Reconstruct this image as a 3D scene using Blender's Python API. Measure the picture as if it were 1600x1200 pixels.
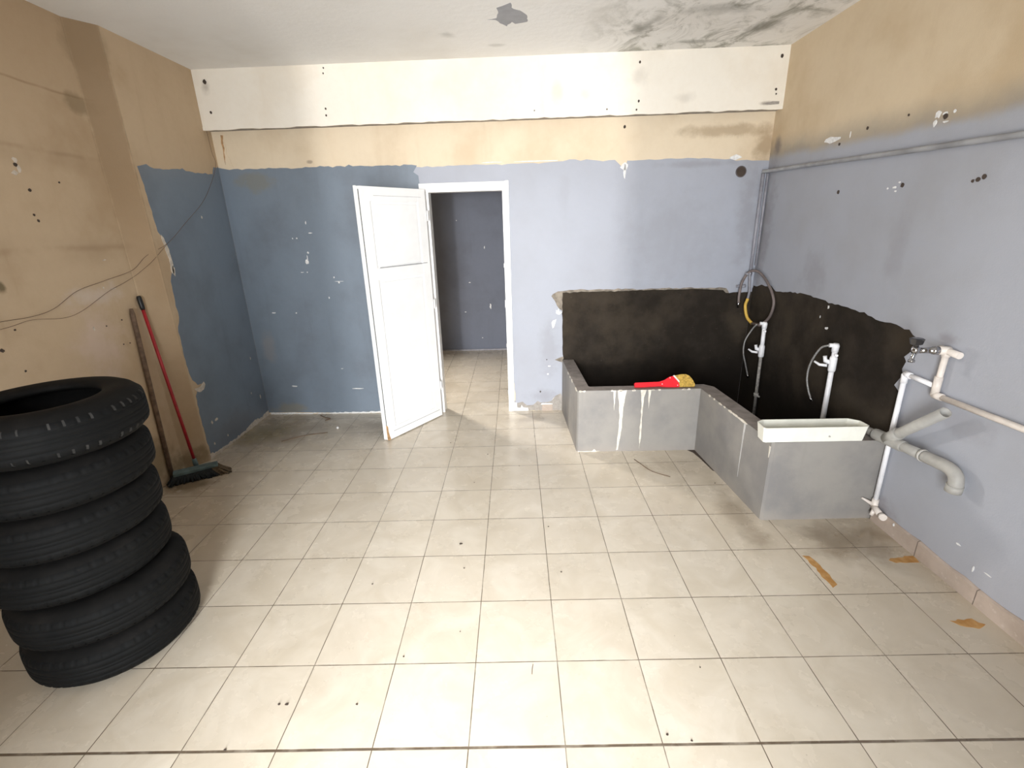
import bpy, math, random
from mathutils import Vector, Matrix
from mathutils.geometry import tessellate_polygon

scene = bpy.context.scene
for o in list(bpy.data.objects):
    bpy.data.objects.remove(o)
COL = scene.collection
random.seed(7)

# ------------------------------------------------------------------ camera
F_PX = 739.67
YAW, PITCH, ROLL = -0.0129, 0.3256, 0.0290
CAM = Vector((0.1985, -1.1307, 1.6849))
fwd = Vector((math.sin(YAW) * math.cos(PITCH), math.cos(YAW) * math.cos(PITCH), -math.sin(PITCH)))
right = Vector((math.cos(YAW), -math.sin(YAW), 0))
down = fwd.cross(right)
r2 = math.cos(ROLL) * right + math.sin(ROLL) * down
d2 = -math.sin(ROLL) * right + math.cos(ROLL) * down
cd = bpy.data.cameras.new('camera')
cam = bpy.data.objects.new('camera', cd)
COL.objects.link(cam)
m = Matrix((r2, -d2, -fwd)).transposed().to_4x4()
m.translation = CAM
cam.matrix_world = m
cd.sensor_fit = 'HORIZONTAL'
cd.sensor_width = 36
cd.lens = 36 * F_PX / 1600
cd.clip_start = 0.02
scene.camera = cam

# ------------------------------------------------------------------ light and exposure
vs = scene.view_settings
vs.view_transform = 'Standard'
vs.look = 'None'
vs.gamma = 1
vs.use_curve_mapping = False
vs.exposure = 0.0

world = bpy.data.worlds.new('sky')
scene.world = world
world.use_nodes = True
world.node_tree.nodes['Background'].inputs[0].default_value = (0.80, 0.90, 1.0, 1)
world.node_tree.nodes['Background'].inputs[1].default_value = 1.0


def area(name, loc, target, sx, sy, power, color=(1, 1, 1), spread=180):
    l = bpy.data.lights.new(name, 'AREA')
    l.shape = 'RECTANGLE'
    l.size = sx
    l.size_y = sy
    l.energy = power
    l.color = color
    l.spread = math.radians(spread)
    o = bpy.data.objects.new(name, l)
    COL.objects.link(o)
    o.location = loc
    d = Vector(target) - Vector(loc)
    o.rotation_euler = d.to_track_quat('-Z', 'Y').to_euler()
    return o


# daylight coming in through the open street door behind the camera
area('street_door_daylight', (-0.22, -2.74, 1.22), (0.22, 0, 1.02), 1.05, 2.2, 94, (0.94, 0.975, 1.0), 96)
# added lamp in the doorway, aimed down for a bright pool on the floor
area('added_floor_pool_light', (-0.15, -2.72, 2.1), (-0.12, 0.2, 0), 0.6, 0.4, 12, (0.97, 0.99, 1.0), 50)
# glare of the sunlit street, far outside the door
area('street_glare', (-0.1, -9.0, 1.35), (-0.05, 3, 1.5), 0.26, 0.5, 455, (1.0, 0.98, 0.95))
# daylight from a window of the back room, out of view to the left
area('back_room_window_daylight', (-2.0, 4.9, 1.9), (0.1, 2.7, 0.0), 0.35, 0.5, 26, (1.0, 0.96, 0.90), 95)

# ------------------------------------------------------------------ helpers
class MB:
    """collects geometry for ONE mesh object"""
    def __init__(s):
        s.v, s.f, s.mi, s.sm = [], [], [], []

    def add(s, vs_, fs_, mi=0, smooth=False):
        b = len(s.v)
        s.v += [Vector(p) for p in vs_]
        for f in fs_:
            s.f.append([b + i for i in f])
            s.mi.append(mi)
            s.sm.append(smooth)
        return s

    def box(s, x0, x1, y0, y1, z0, z1, mi=0, fn=None):
        p = [Vector((x, y, z)) for z in (z0, z1) for y in (y0, y1) for x in (x0, x1)]
        if fn:
            p = [fn(q) for q in p]
        return s.add(p, [(0, 2, 3, 1), (4, 5, 7, 6), (0, 1, 5, 4), (2, 6, 7, 3), (0, 4, 6, 2), (1, 3, 7, 5)], mi)

    def tube(s, pts, r, n=12, mi=0, smooth=True, caps=True, squash=None):
        pts = [Vector(p) for p in pts]
        rs = r if isinstance(r, (list, tuple)) else [r] * len(pts)
        vs_, fs_ = [], []
        up = None
        for i, p in enumerate(pts):
            t = (pts[min(i + 1, len(pts) - 1)] - pts[max(i - 1, 0)]).normalized()
            if up is None:
                up = t.orthogonal().normalized()
            else:
                up = (up - t * up.dot(t))
                up = up.normalized() if up.length > 1e-6 else t.orthogonal().normalized()
            w = t.cross(up)
            for k in range(n):
                a = 2 * math.pi * k / n
                vs_.append(p + (up * math.cos(a) + w * math.sin(a)) * rs[i])
        for i in range(len(pts) - 1):
            for k in range(n):
                fs_.append((i * n + k, i * n + (k + 1) % n, (i + 1) * n + (k + 1) % n, (i + 1) * n + k))
        s.add(vs_, fs_, mi, smooth)
        if caps:
            b = len(s.v) - len(vs_)
            s.f.append([b + k for k in reversed(range(n))]); s.mi.append(mi); s.sm.append(False)
            e = b + (len(pts) - 1) * n
            s.f.append([e + k for k in range(n)]); s.mi.append(mi); s.sm.append(False)
        return s

    def sphere(s, c, r, mi=0, n=12, sc=(1, 1, 1)):
        vs_, fs_ = [], []
        for i in range(n // 2 + 1):
            th = math.pi * i / (n // 2)
            for k in range(n):
                a = 2 * math.pi * k / n
                vs_.append(Vector(c) + Vector((math.sin(th) * math.cos(a) * r * sc[0], math.sin(th) * math.sin(a) * r * sc[1], math.cos(th) * r * sc[2])))
        for i in range(n // 2):
            for k in range(n):
                fs_.append((i * n + k, (i + 1) * n + k, (i + 1) * n + (k + 1) % n, i * n + (k + 1) % n))
        return s.add(vs_, fs_, mi, True)

    def prism(s, poly, fn, d0, d1, mi=0, smooth=False):
        """polygon (a,b) pairs, fn(a,b,d)->Vector; a front at d1, sides down to d0"""
        n = len(poly)
        front = [fn(a, b, d1) for a, b in poly]
        back = [fn(a, b, d0) for a, b in poly]
        tris = tessellate_polygon([[Vector((a, b, 0)) for a, b in poly]])
        s.add(front, [tuple(t) for t in tris], mi)
        s.add(back, [tuple(reversed(t)) for t in tris], mi)
        s.add(front + back, [(i, (i + 1) % n, n + (i + 1) % n, n + i) for i in range(n)], mi)
        return s

    def build(s, name, mats, parent=None, bevel=0, bseg=2, sub=0, weld=False):
        me = bpy.data.meshes.new(name)
        off = Vector((0, 0, 0))
        p = parent
        while p is not None:
            off += p.location
            p = p.parent
        me.from_pydata([v - off for v in s.v], [], s.f)
        for i, pl in enumerate(me.polygons):
            pl.material_index = s.mi[i]
            pl.use_smooth = s.sm[i]
        for mt in (mats if isinstance(mats, (list, tuple)) else [mats]):
            me.materials.append(mt)
        me.validate()
        import bmesh
        bm = bmesh.new()
        bm.from_mesh(me)
        if weld:
            bmesh.ops.remove_doubles(bm, verts=bm.verts, dist=1e-5)
        bmesh.ops.recalc_face_normals(bm, faces=bm.faces)
        bm.to_mesh(me)
        bm.free()
        o = bpy.data.objects.new(name, me)
        COL.objects.link(o)
        if parent:
            o.parent = parent
        if bevel:
            b = o.modifiers.new('bevel', 'BEVEL')
            b.width = bevel
            b.segments = bseg
            b.limit_method = 'ANGLE'
            b.angle_limit = math.radians(40)
        if sub:
            b = o.modifiers.new('sub', 'SUBSURF')
            b.levels = sub
            b.render_levels = sub
        return o


def spline(pts, n=8):
    pts = [Vector(p) for p in pts]
    P = [pts[0] * 2 - pts[1]] + pts + [pts[-1] * 2 - pts[-2]]
    out = []
    for i in range(1, len(P) - 2):
        for k in range(n):
            t = k / n
            out.append(0.5 * ((2 * P[i]) + (-P[i - 1] + P[i + 1]) * t + (2 * P[i - 1] - 5 * P[i] + 4 * P[i + 1] - P[i + 2]) * t * t + (-P[i - 1] + 3 * P[i] - 3 * P[i + 1] + P[i + 2]) * t ** 3))
    out.append(pts[-1])
    return out


def lerp_seg(a, b, t):
    return Vector(a).lerp(Vector(b), t)


def jag(poly, step, amp, seed=1, skip=None):
    """subdivide an outline and shake it, for the ragged edge of paint"""
    rnd = random.Random(seed)
    out = []
    n = len(poly)
    for i in range(n):
        a, b = poly[i], poly[(i + 1) % n]
        if skip and skip(a, b):
            out.append(a)
            continue
        L = math.hypot(b[0] - a[0], b[1] - a[1])
        k = max(1, int(L / step))
        nx, ny = (b[1] - a[1]) / max(L, 1e-6), -(b[0] - a[0]) / max(L, 1e-6)
        for j in range(k):
            t = j / k
            d = rnd.gauss(0, amp)
            out.append((a[0] + (b[0] - a[0]) * t + nx * d, a[1] + (b[1] - a[1]) * t + ny * d))
    return out


def blob(cx, cy, rx, ry, seed=0, n=9, rough=.35):
    rnd = random.Random(seed)
    return [(cx + math.cos(2 * math.pi * k / n) * rx * (1 + rnd.uniform(-rough, rough)),
             cy + math.sin(2 * math.pi * k / n) * ry * (1 + rnd.uniform(-rough, rough))) for k in range(n)]


def thing(name, label, cat, loc, group=None):
    o = bpy.data.objects.new(name, None)
    COL.objects.link(o)
    o.location = loc
    o['label'] = label
    o['category'] = cat
    if group:
        o['group'] = group
    return o


def tag(o, label, cat, group=None):
    o['label'] = label
    o['category'] = cat
    if group:
        o['group'] = group
    return o


def struct(o, label=None, cat=None):
    o['kind'] = 'structure'
    if label:
        o['label'] = label
    if cat:
        o['category'] = cat
    return o


# ------------------------------------------------------------------ materials
class NT:
    def __init__(s, name, rough=.7, metal=0, spec=.5):
        s.m = bpy.data.materials.new(name)
        s.m.use_nodes = True
        s.t = s.m.node_tree
        s.b = s.t.nodes['Principled BSDF']
        s.b.inputs['Roughness'].default_value = rough
        s.b.inputs['Metallic'].default_value = metal
        s.b.inputs['Specular IOR Level'].default_value = spec
        s.tc = s.t.nodes.new('ShaderNodeTexCoord').outputs['Object']

    def n(s, kind, ins={}, **kw):
        nd = s.t.nodes.new(kind)
        for k, v in kw.items():
            setattr(nd, k, v)
        for k, v in ins.items():
            s.put(nd.inputs[k], v)
        return nd

    def put(s, inp, v):
        if isinstance(v, bpy.types.NodeSocket):
            s.t.links.new(v, inp)
        else:
            if isinstance(v, (tuple, list)) and len(v) == 3 and inp.type == 'RGBA':
                v = (*v, 1)
            inp.default_value = v

    def vec(s, scale=(1, 1, 1), loc=(0, 0, 0), src=None):
        return s.n('ShaderNodeMapping', {'Vector': src or s.tc, 'Scale': scale, 'Location': loc}).outputs[0]

    def noise(s, scale, detail=4, rough=.55, vec=None, dist=0):
        return s.n('ShaderNodeTexNoise', {'Vector': vec or s.tc, 'Scale': scale, 'Detail': detail, 'Roughness': rough, 'Distortion': dist}).outputs[0]

    def math(s, op, a, b=0.0, c=0.0, clamp=False):
        nd = s.n('ShaderNodeMath', operation=op, use_clamp=clamp)
        for i, v in enumerate((a, b, c)):
            s.put(nd.inputs[i], v)
        return nd.outputs[0]

    def step(s, v, lo, hi, a=0.0, b=1.0):
        return s.n('ShaderNodeMapRange', {'Value': v, 'From Min': lo, 'From Max': hi, 'To Min': a, 'To Max': b}, interpolation_type='SMOOTHSTEP').outputs[0]

    def mix(s, f, a, b, blend='MIX'):
        nd = s.n('ShaderNodeMix', data_type='RGBA', blend_type=blend)
        s.put(nd.inputs[0], f)
        s.put(nd.inputs[6], a)
        s.put(nd.inputs[7], b)
        return nd.outputs[2]

    def xyz(s):
        return s.n('ShaderNodeSeparateXYZ', {0: s.tc}).outputs

    def stain(s, col, c, r, tint, strength=1, soft=.5, seed=0, nscale=9):
        """soft-edged irregular patch of dirt: centre c, radii r"""
        v = s.vec(scale=tuple(1 / q for q in r), loc=tuple(-a / q for a, q in zip(c, r)))
        ln = s.n('ShaderNodeVectorMath', {0: v}, operation='LENGTH').outputs[1]
        nz = s.noise(nscale, 5, .6, s.vec(loc=(seed * 3.1, seed, 0)))
        ln = s.math('ADD', ln, s.math('MULTIPLY', s.math('SUBTRACT', nz, .5), 1.6))
        f = s.step(ln, 1 - soft, 1, strength, 0)
        return s.mix(f, col, tint)

    def bump(s, h, strength=.2, dist=.01):
        s.put(s.b.inputs['Normal'], s.n('ShaderNodeBump', {'Height': h, 'Strength': strength, 'Distance': dist}).outputs[0])

    def done(s, col):
        s.put(s.b.inputs['Base Color'], col)
        return s.m


def plain(name, c, rough=.6, metal=0, var=.12, scale=20, spec=.5, bump=0):
    t = NT(name, rough, metal, spec)
    nz = t.noise(scale, 4)
    dk = tuple(x * (1 - var) for x in c)
    lt = tuple(min(1, x * (1 + var)) for x in c)
    if bump:
        t.bump(nz, bump, .003)
    return t.done(t.mix(t.step(nz, .3, .7), dk, lt))


# a plastered wall painted in one tone, clouded by dirt
def wallpaint(name, c, dirt, amt=.5, rough=.6, scale=1.6, bump=.12, spec=.4, extra=None):
    t = NT(name, rough, 0, spec)
    big = t.noise(scale, 5, .6)
    col = t.mix(t.step(big, .42, .75, 0, amt), c, dirt)
    fine = t.noise(26, 6, .7)
    col = t.mix(t.step(fine, .35, .75, 0, .10), col, dirt)
    streak = t.noise(1, 4, .6, t.vec(scale=(7, 7, .9)))
    col = t.mix(t.step(streak, .55, .8, 0, amt * .5), col, dirt)
    if extra:
        col = extra(t, col)
    t.bump(t.math('ADD', fine, t.noise(140, 2)), bump, .004)
    return t.done(col)


BEIGE = (.66, .535, .375)
BEIGE_D = (.50, .37, .225)
CREAM = (.86, .805, .715)


def left_extra(t, col):
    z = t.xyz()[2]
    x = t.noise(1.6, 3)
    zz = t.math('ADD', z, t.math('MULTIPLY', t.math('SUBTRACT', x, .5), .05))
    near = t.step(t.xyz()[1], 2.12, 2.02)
    for z0, w, k in ((2.45, .010, .6), (2.13, .02, .4), (2.10, .09, .22), (1.62, .03, .4), (1.60, .12, .25)):
        f = t.math('MULTIPLY', near, t.step(t.math('ABSOLUTE', t.math('SUBTRACT', zz, z0)), 0, w, k, 0))
        col = t.mix(t.math('MULTIPLY', f, t.step(t.noise(3.5, 4), .3, .6)), col, (.30, .20, .115))
    for c_, r_, k, sd in (((-2.32, 1.21, 1.46), (.3, .03, .035), .9, 1), ((-2.32, 2.0, 2.42), (.3, .12, .07), .5, 4), ((-2.3, 2.1, 2.75), (.3, .14, .25), .3, 9), ((-2.3, 1.75, .2), (.4, .3, .2), .6, 5), ((-2.35, 2.05, .06), (.4, .25, .11), .7, 6)):
        col = t.stain(col, c_, r_, (.16, .12, .06), k, .7, sd)
    yy = t.math('ADD', t.xyz()[1], t.math('MULTIPLY', t.math('SUBTRACT', t.noise(12, 3), .5), .02))
    col = t.mix(t.math('MULTIPLY', near, t.step(z, 1.9, 2.9, 0, .30)), col, (.30, .18, .085))  # dimness of the upper wall painted in as a brown gradient
    fb = t.math('MULTIPLY', t.step(yy, 2.03, 2.05), t.step(yy, 2.185, 2.165))
    fb = t.math('MULTIPLY', fb, t.step(z, 1.0, 2.1, .35, .8))
    col = t.mix(fb, col, (.27, .18, .10))  # shade of the slanted face painted into the wall colour, stronger high up
    col = t.stain(col, (-2.4, 1.75, 1.35), (.3, .3, .08), (.62, .52, .44), .7, .7, 8)
    col = t.stain(col, (-2.4, 1.65, 1.05), (.3, .25, .35), (.66, .52, .44), .6, .9, 9)
    return col


def right_extra(t, col):
    y, z = t.xyz()[1], t.xyz()[2]
    nz = t.noise(3, 6, .65)
    nf = t.noise(22, 5, .6)
    zz = t.math('ADD', z, t.math('MULTIPLY', t.math('SUBTRACT', nz, .5), .07))
    zz = t.math('ADD', zz, t.math('MULTIPLY', t.math('SUBTRACT', nf, .5), .02))
    # paint line climbs a little towards the far corner
    line = t.math('MULTIPLY_ADD', y, .028, 2.045)
    d = t.math('SUBTRACT', zz, line)
    lav = t.mix(t.step(t.noise(1.7, 5, .6), .4, .7, 0, .6), (.37, .38, .425), (.325, .325, .345))
    lav = t.mix(t.step(t.noise(1, 4, .6, t.vec(scale=(5, 5, .8))), .55, .8, 0, .3), lav, (.30, .295, .31))
    lav = t.mix(t.step(z, .45, 0, 0, .2), lav, (.36, .32, .31))
    mid = t.mix(t.step(nz, .3, .7), (.24, .225, .205), (.31, .27, .22))
    col = t.mix(t.step(d, .0, .16, .75, 0), col, mid)
    col = t.mix(t.step(d, -.035, .03, 1, 0), col, lav)
    for c_, r_, k, sd in (((2.24, 2.9, 2.2), (.3, .06, .1), .7, 1), ((2.24, 1.5, 1.5), (.3, .1, .28), .18, 2), ((2.24, 2.95, 1.6), (.3, .16, .7), .45, 3), ((2.24, 2.2, 1.3), (.3, .2, .2), .25, 4), ((2.24, 1.2, .08), (.3, .16, .12), .6, 5), ((2.24, .9, .75), (.3, .2, .1), .25, 6), ((2.24, 1.07, 1.11), (.3, .09, .05), .5, 7)):
        col = t.stain(col, c_, r_, (.17, .15, .15), k, .9, sd)
    return col


M = {}
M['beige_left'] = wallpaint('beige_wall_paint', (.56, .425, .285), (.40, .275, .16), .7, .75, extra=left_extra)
M['beige_right'] = wallpaint('beige_wall_paint_right', BEIGE, BEIGE_D, .7, .7, extra=right_extra)


def back_beige_extra(t, col):
    col = t.stain(col, (1.9, 3.0, 2.33), (.5, .5, .06), (.34, .24, .14), .6, .8, 2)
    col = t.stain(col, (2.2, 3.0, 2.2), (.12, .5, .2), (.34, .24, .14), .7, .8, 3)
    col = t.stain(col, (-1.45, 3.1, 2.21), (.035, .5, .02), (.35, .27, .2), .8, .6, 4)
    return col


M['beige_back'] = wallpaint('beige_back_wall_paint', (.74, .62, .46), (.56, .42, .27), .6, .7, extra=back_beige_extra)


def beam_extra(t, col):
    for c_, r_, k, sd in (((-2.13, 3, 2.74), (.05, .5, .06), .55, 1), ((1.15, 3, 2.7), (.1, .5, .09), .28, 2), ((.55, 3, 2.62), (.06, .5, .1), .25, 3), ((.75, 3, 2.6), (.06, .5, .05), .2, 4), ((1.5, 3, 2.55), (.1, .5, .05), .25, 5), ((2.12, 3, 2.49), (.08, .5, .02), .9, 6)):
        col = t.stain(col, c_, r_, (.36, .31, .26), k, .9, sd)
    return col


M['cream'] = wallpaint('cream_plaster', CREAM, (.70, .60, .47), .45, .75, extra=beam_extra)


def dark_blue_extra(t, col):
    col = t.stain(col, (-1.93, 3.1, 2.07), (.2, .6, .09), (.20, .205, .19), .8, .5, 1)
    col = t.stain(col, (-2.0, 3.1, .06), (.22, .6, .07), (.22, .21, .18), .8, .6, 2)
    col = t.stain(col, (-2.1, 3.1, .65), (.09, .6, .2), (.24, .24, .25), .7, .7, 3)
    col = t.stain(col, (-2.2, 2.6, .1), (.2, .5, .2), (.15, .14, .15), .4, .9, 4)
    return col


M['dark_blue'] = wallpaint('slate_blue_paint', (.185, .225, .275), (.125, .14, .165), .75, .42, spec=.5, extra=dark_blue_extra)


def lav_extra(t, col):
    for c_, r_, k, sd in (((2.13, 3.0, 1.7), (.14, .5, .55), .5, 1), ((.5, 3.0, .6), (.12, .5, .35), .35, 2), ((.45, 3.0, .14), (.22, .5, .09), .5, 3), ((1.5, 3.0, 1.5), (.6, .5, .6), .22, 4), ((1.7, 3.0, 2.1), (.5, .5, .04), .4, 5), ((.62, 3, 1.9), (.07, .5, .3), .15, 6)):
        col = t.stain(col, c_, r_, (.24, .235, .25), k, .9, sd)
    return col


M['lavender'] = wallpaint('pale_lavender_paint', (.37, .385, .44), (.32, .325, .36), .5, .5, extra=lav_extra)
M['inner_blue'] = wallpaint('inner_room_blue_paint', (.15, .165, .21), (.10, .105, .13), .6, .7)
M['plaster'] = plain('bare_white_plaster', (.86, .82, .76), .85, var=.08, scale=40, bump=.3)
M['chip'] = plain('chipped_white_plaster', (.74, .73, .72), .85, var=.12, scale=60)
M['hole'] = plain('dark_drilled_hole', (.06, .042, .032), .9)
M['chip_tan'] = plain('chipped_tan_plaster', (.60, .53, .45), .85, var=.15, scale=40)
M['cement_and_beam_shade'] = plain('grey_cement_and_beam_shade', (.33, .30, .27), .9, var=.15, scale=30, bump=.4)
M['smear'] = plain('grey_brown_cement_smear', (.24, .205, .165), .9, var=.35, scale=18, bump=.4)


def black_mat():
    t = NT('dark_waterproof_cement', .85, 0, .2)
    a = t.noise(2.2, 6, .62)
    col = t.mix(t.step(a, .38, .68), (.018, .0135, .0095), (.050, .038, .026))
    col = t.mix(t.step(t.noise(9, 5, .7), .4, .75, 0, .5), col, (.034, .027, .021))
    col = t.mix(t.step(t.noise(38, 3), .68, .75, 0, .12), col, (.2, .18, .16))
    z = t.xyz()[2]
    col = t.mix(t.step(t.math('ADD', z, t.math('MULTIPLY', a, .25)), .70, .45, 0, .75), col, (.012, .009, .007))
    t.bump(t.noise(30, 6, .7), .35, .006)
    return t.done(col)


M['black'] = black_mat()


def ceiling_mat():
    t = NT('old_ceiling_paint', .85, 0, .2)
    big = t.noise(1.1, 5, .6)
    col = t.mix(t.step(big, .4, .75, 0, .6), (.88, .86, .83), (.74, .70, .64))
    x, y, z = t.xyz()
    mold = t.noise(3.2, 7, .68, t.vec(scale=(1.2, .8, 1), loc=(4.2, 1.1, 0)), 1.2)
    reg = t.math('MULTIPLY', t.step(x, .5, 1.3), t.step(x, 2.4, 2.0))
    col = t.mix(t.math('MULTIPLY', t.step(mold, .44, .66, 0, .85), reg), col, (.26, .25, .20))
    for c_, r_, k, sd in (((1.05, 2.5, 2.86), (.10, .13, .5), .8, 1), ((1.12, 2.35, 2.86), (.07, .1, .5), .5, 7), ((1.86, 2.55, 2.86), (.16, .14, .5), .6, 2), ((-.2, 2.5, 2.86), (.07, .07, .5), .35, 3), ((1.45, 2.25, 2.86), (.3, .12, .5), .5, 4), ((.1, 2.72, 2.86), (.09, .04, .5), .3, 5), ((1.5, 2.78, 2.86), (.2, .05, .5), .5, 8)):
        col = t.stain(col, c_, r_, (.23, .22, .19), k, .9, sd)
    t.bump(t.noise(20, 6, .6), .25, .01)
    return t.done(col)


M['ceiling'] = ceiling_mat()
M['ceil_patch'] = plain('grey_filler_patch', (.36, .36, .38), .85, var=.06)

TILE = .33


def floor_mat():
    t = NT('cream_floor_tiles', .3, 0, .5)
    x, y, z = t.xyz()

    def edge(v, w):
        f = t.math('FRACT', t.math('ADD', t.math('DIVIDE', v, TILE), 100.0))
        f = t.math('ABSOLUTE', t.math('SUBTRACT', f, .5))       # .5 at the joint
        return t.step(f, .5 - w, .5 - w * .45)
    wob = t.math('MULTIPLY', t.math('SUBTRACT', t.noise(4, 3), .5), .003)
    gx = edge(t.math('ADD', x, wob), .0072)
    gy = t.math('MAXIMUM', edge(t.math('ADD', y, wob), .0078), t.step(t.math('ABSOLUTE', t.math('ADD', y, wob)), .0062, .003))
    g = t.math('MAXIMUM', gx, gy)
    g = t.math('MULTIPLY', g, t.step(t.noise(7, 4), .3, .55, .6, 1))
    cell = t.n('ShaderNodeTexWhiteNoise', {0: t.n('ShaderNodeVectorMath', {0: t.vec(scale=(1 / TILE, 1 / TILE, 0), loc=(100, 100, 0))}, operation='FLOOR').outputs[0]}, noise_dimensions='3D')
    sh = t.n('ShaderNodeVectorMath', {0: t.tc, 1: t.n('ShaderNodeVectorMath', {0: cell.outputs[1]}, operation='SCALE').outputs[0]}, operation='ADD').outputs[0]
    t.t.nodes[-1]
    cloud = t.noise(4.2, 6, .62, sh, .8)
    col = t.mix(t.step(cloud, .28, .74), (.65, .57, .455), (.765, .69, .58))
    col = t.mix(t.step(cell.outputs[0], 0, 1, 0, .18), col, (.55, .48, .385))
    col = t.mix(t.step(t.noise(1.3, 5, .6), .45, .75, 0, .35), col, (.50, .43, .33))
    # brown tone deepening towards both side walls, then separate dirt patches
    dn = t.math('MULTIPLY', t.math('SUBTRACT', t.noise(3, 5, .65), .5), .5)
    dr = t.step(t.math('ADD', x, dn), 1.0, 2.3, 0, .62)
    dl = t.step(t.math('ADD', x, dn), -.9, -2.3, 0, .62)
    col = t.mix(t.math('MAXIMUM', dr, dl), col, (.37, .30, .22))
    for c_, r_, k, sd in (((-1.9, 2.7, 0), (.6, .5, .5), .6, 1), ((2.0, 1.05, 0), (.4, .25, .5), .7, 2), ((1.35, 1.9, 0), (.3, .35, .5), .3, 3), ((-2.15, 1.8, 0), (.3, .16, .5), .95, 4), ((.15, 3.7, 0), (.3, .04, .5), .5, 5), ((.3, 2.85, 0), (.3, .12, .5), .35, 6), ((-1.0, 2.75, 0), (.5, .3, .5), .45, 7), ((1.5, 1.3, 0), (.12, .5, .5), .5, 8)):
        col = t.stain(col, c_, r_, (.23, .17, .11), k, .9, sd, 7)
    col = t.stain(col, (-2.05, 2.7, 0), (.35, .35, .5), (.29, .235, .13), .7, .8, 12, 4)
    spk = t.noise(60, 2)
    col = t.mix(t.step(spk, .74, .78, 0, .5), col, (.22, .16, .11))
    col = t.mix(g, col, (.13, .095, .065))
    t.put(t.b.inputs['Roughness'], t.step(t.noise(5, 5, .6), .3, .75, .16, .36))
    t.bump(t.math('SUBTRACT', t.math('MULTIPLY', t.noise(9, 3), .15), g), .35, .002)
    return t.done(col)


M['floor'] = floor_mat()


def rust_mat():
    t = NT('rust_stain', .5)
    return t.done(t.mix(t.step(t.noise(25, 5), .35, .7), (.40, .19, .045), (.52, .30, .11)))


M['rust'] = rust_mat()
M['white_paint'] = plain('white_gloss_paint', (.88, .88, .88), .35, var=.03, scale=6)
M['door_gap_shade'] = plain('dark_gap_shade', (.03, .028, .025), .9)
M['wood_raw'] = plain('bare_chipped_wood', (.42, .25, .12), .8, var=.3, scale=40)
M['metal_dark'] = plain('dull_hinge_metal', (.25, .24, .23), .45, .8)


def basin_mat():
    t = NT('grey_painted_cement', .6, 0, .4)
    a = t.noise(3, 5, .6)
    col = t.mix(t.step(a, .38, .7), (.28, .262, .24), (.21, .20, .195))
    x, y, z = t.xyz()
    st = t.noise(1, 5, .6, t.vec(scale=(26, 26, .9)))
    col = t.mix(t.math('MULTIPLY', t.step(st, .55, .72, 0, .5), t.step(z, 0, .5)), col, (.25, .235, .215))
    col = t.mix(t.step(t.math('ADD', z, t.math('MULTIPLY', a, .1)), .13, .03, 0, .6), col, (.30, .265, .235))
    for c_, r_, k, sd in (((1.28, 2.17, .42), (.2, .1, .1), .45, 1), ((1.53, 2.1, .25), (.06, .1, .3), .55, 2), ((2.20, 1.24, .13), (.07, .1, .07), .95, 3), ((1.9, 1.2, .2), (.2, .1, .1), .2, 4)):
        col = t.stain(col, c_, r_, (.17, .155, .14), k, .9, sd)
    t.bump(t.noise(16, 6, .65), .3, .006)
    return t.done(col)


M['basin'] = basin_mat()
M['drip'] = plain('dried_cream_paint_drip', (.66, .61, .53), .7, var=.15, scale=30)
M['basin_top'] = plain('worn_brown_grey_cement', (.235, .205, .185), .75, var=.2, scale=14, bump=.4)


def rubber(name, c, dust):
    t = NT(name, .72, 0, .15)
    a = t.noise(7, 6, .65)
    col = t.mix(t.step(a, .45, .8, 0, .55), c, dust)
    t.bump(t.noise(90, 3), .12, .002)
    return t.done(col)


M['tread'] = rubber('worn_tread_rubber', (.005, .0052, .0054), (.012, .012, .0118))
M['sidewall'] = rubber('dusty_sidewall_rubber', (.006, .0057, .0055), (.024, .021, .019))
M['pale_cuts'] = plain('pale_tread_cuts', (.026, .024, .022), .9, var=.5)  # paler tone for the tread cuts, shown on the top tire only
M['wood'] = plain('weathered_brown_wood', (.15, .095, .06), .75, var=.3, scale=30)
M['red_handle'] = plain('dark_red_plastic', (.36, .012, .02), .4, var=.15)
M['black_plastic'] = plain('black_plastic', (.012, .012, .013), .4)
M['teal'] = plain('dusty_teal_plastic', (.10, .15, .155), .6, var=.25)
M['bristle_dark'] = plain('dark_bristles', (.018, .022, .024), .9, var=.4, scale=80)
M['bristle_brown'] = plain('dirty_brown_bristles', (.12, .085, .05), .9, var=.4, scale=80)
M['red'] = plain('bright_red_plastic', (.80, .018, .03), .32, var=.05)
M['red_dark'] = plain('red_plastic_back', (.60, .015, .025), .35, var=.05)
M['mustard'] = plain('mustard_bristles', (.46, .29, .055), .8, var=.35, scale=70, bump=.6)
M['tray'] = plain('cream_white_plastic', (.80, .79, .71), .4, var=.05, scale=12)
M['pvc'] = plain('white_pvc', (.86, .85, .87), .35, var=.06)
M['pvc_pink'] = plain('yellowed_pvc', (.74, .67, .61), .4, var=.08)
M['pvc_grey'] = plain('grey_dusty_pvc', (.36, .345, .32), .55, var=.15, scale=9)
M['pvc_grey_light'] = plain('light_grey_coupling', (.50, .48, .45), .5, var=.1)
M['pipe_worn'] = plain('cement_splashed_pipe', (.33, .31, .29), .7, var=.35, scale=40)
M['chrome'] = plain('chrome', (.42, .42, .44), .12, 1, var=.05)
M['hose_brown'] = plain('brown_grey_hose', (.17, .135, .125), .5, var=.2)
M['hose_yellow'] = plain('yellow_hose', (.66, .42, .08), .45, var=.1)
M['hose_grey'] = plain('grey_braided_hose', (.30, .29, .28), .45, .3, var=.3, scale=120)
M['conduit'] = plain('painted_over_conduit', (.27, .265, .295), .6, var=.15)
M['conduit_light'] = plain('painted_over_rail', (.30, .30, .31), .6, var=.2, scale=6)
M['wire'] = plain('thin_brown_wire', (.13, .075, .05), .7)
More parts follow.
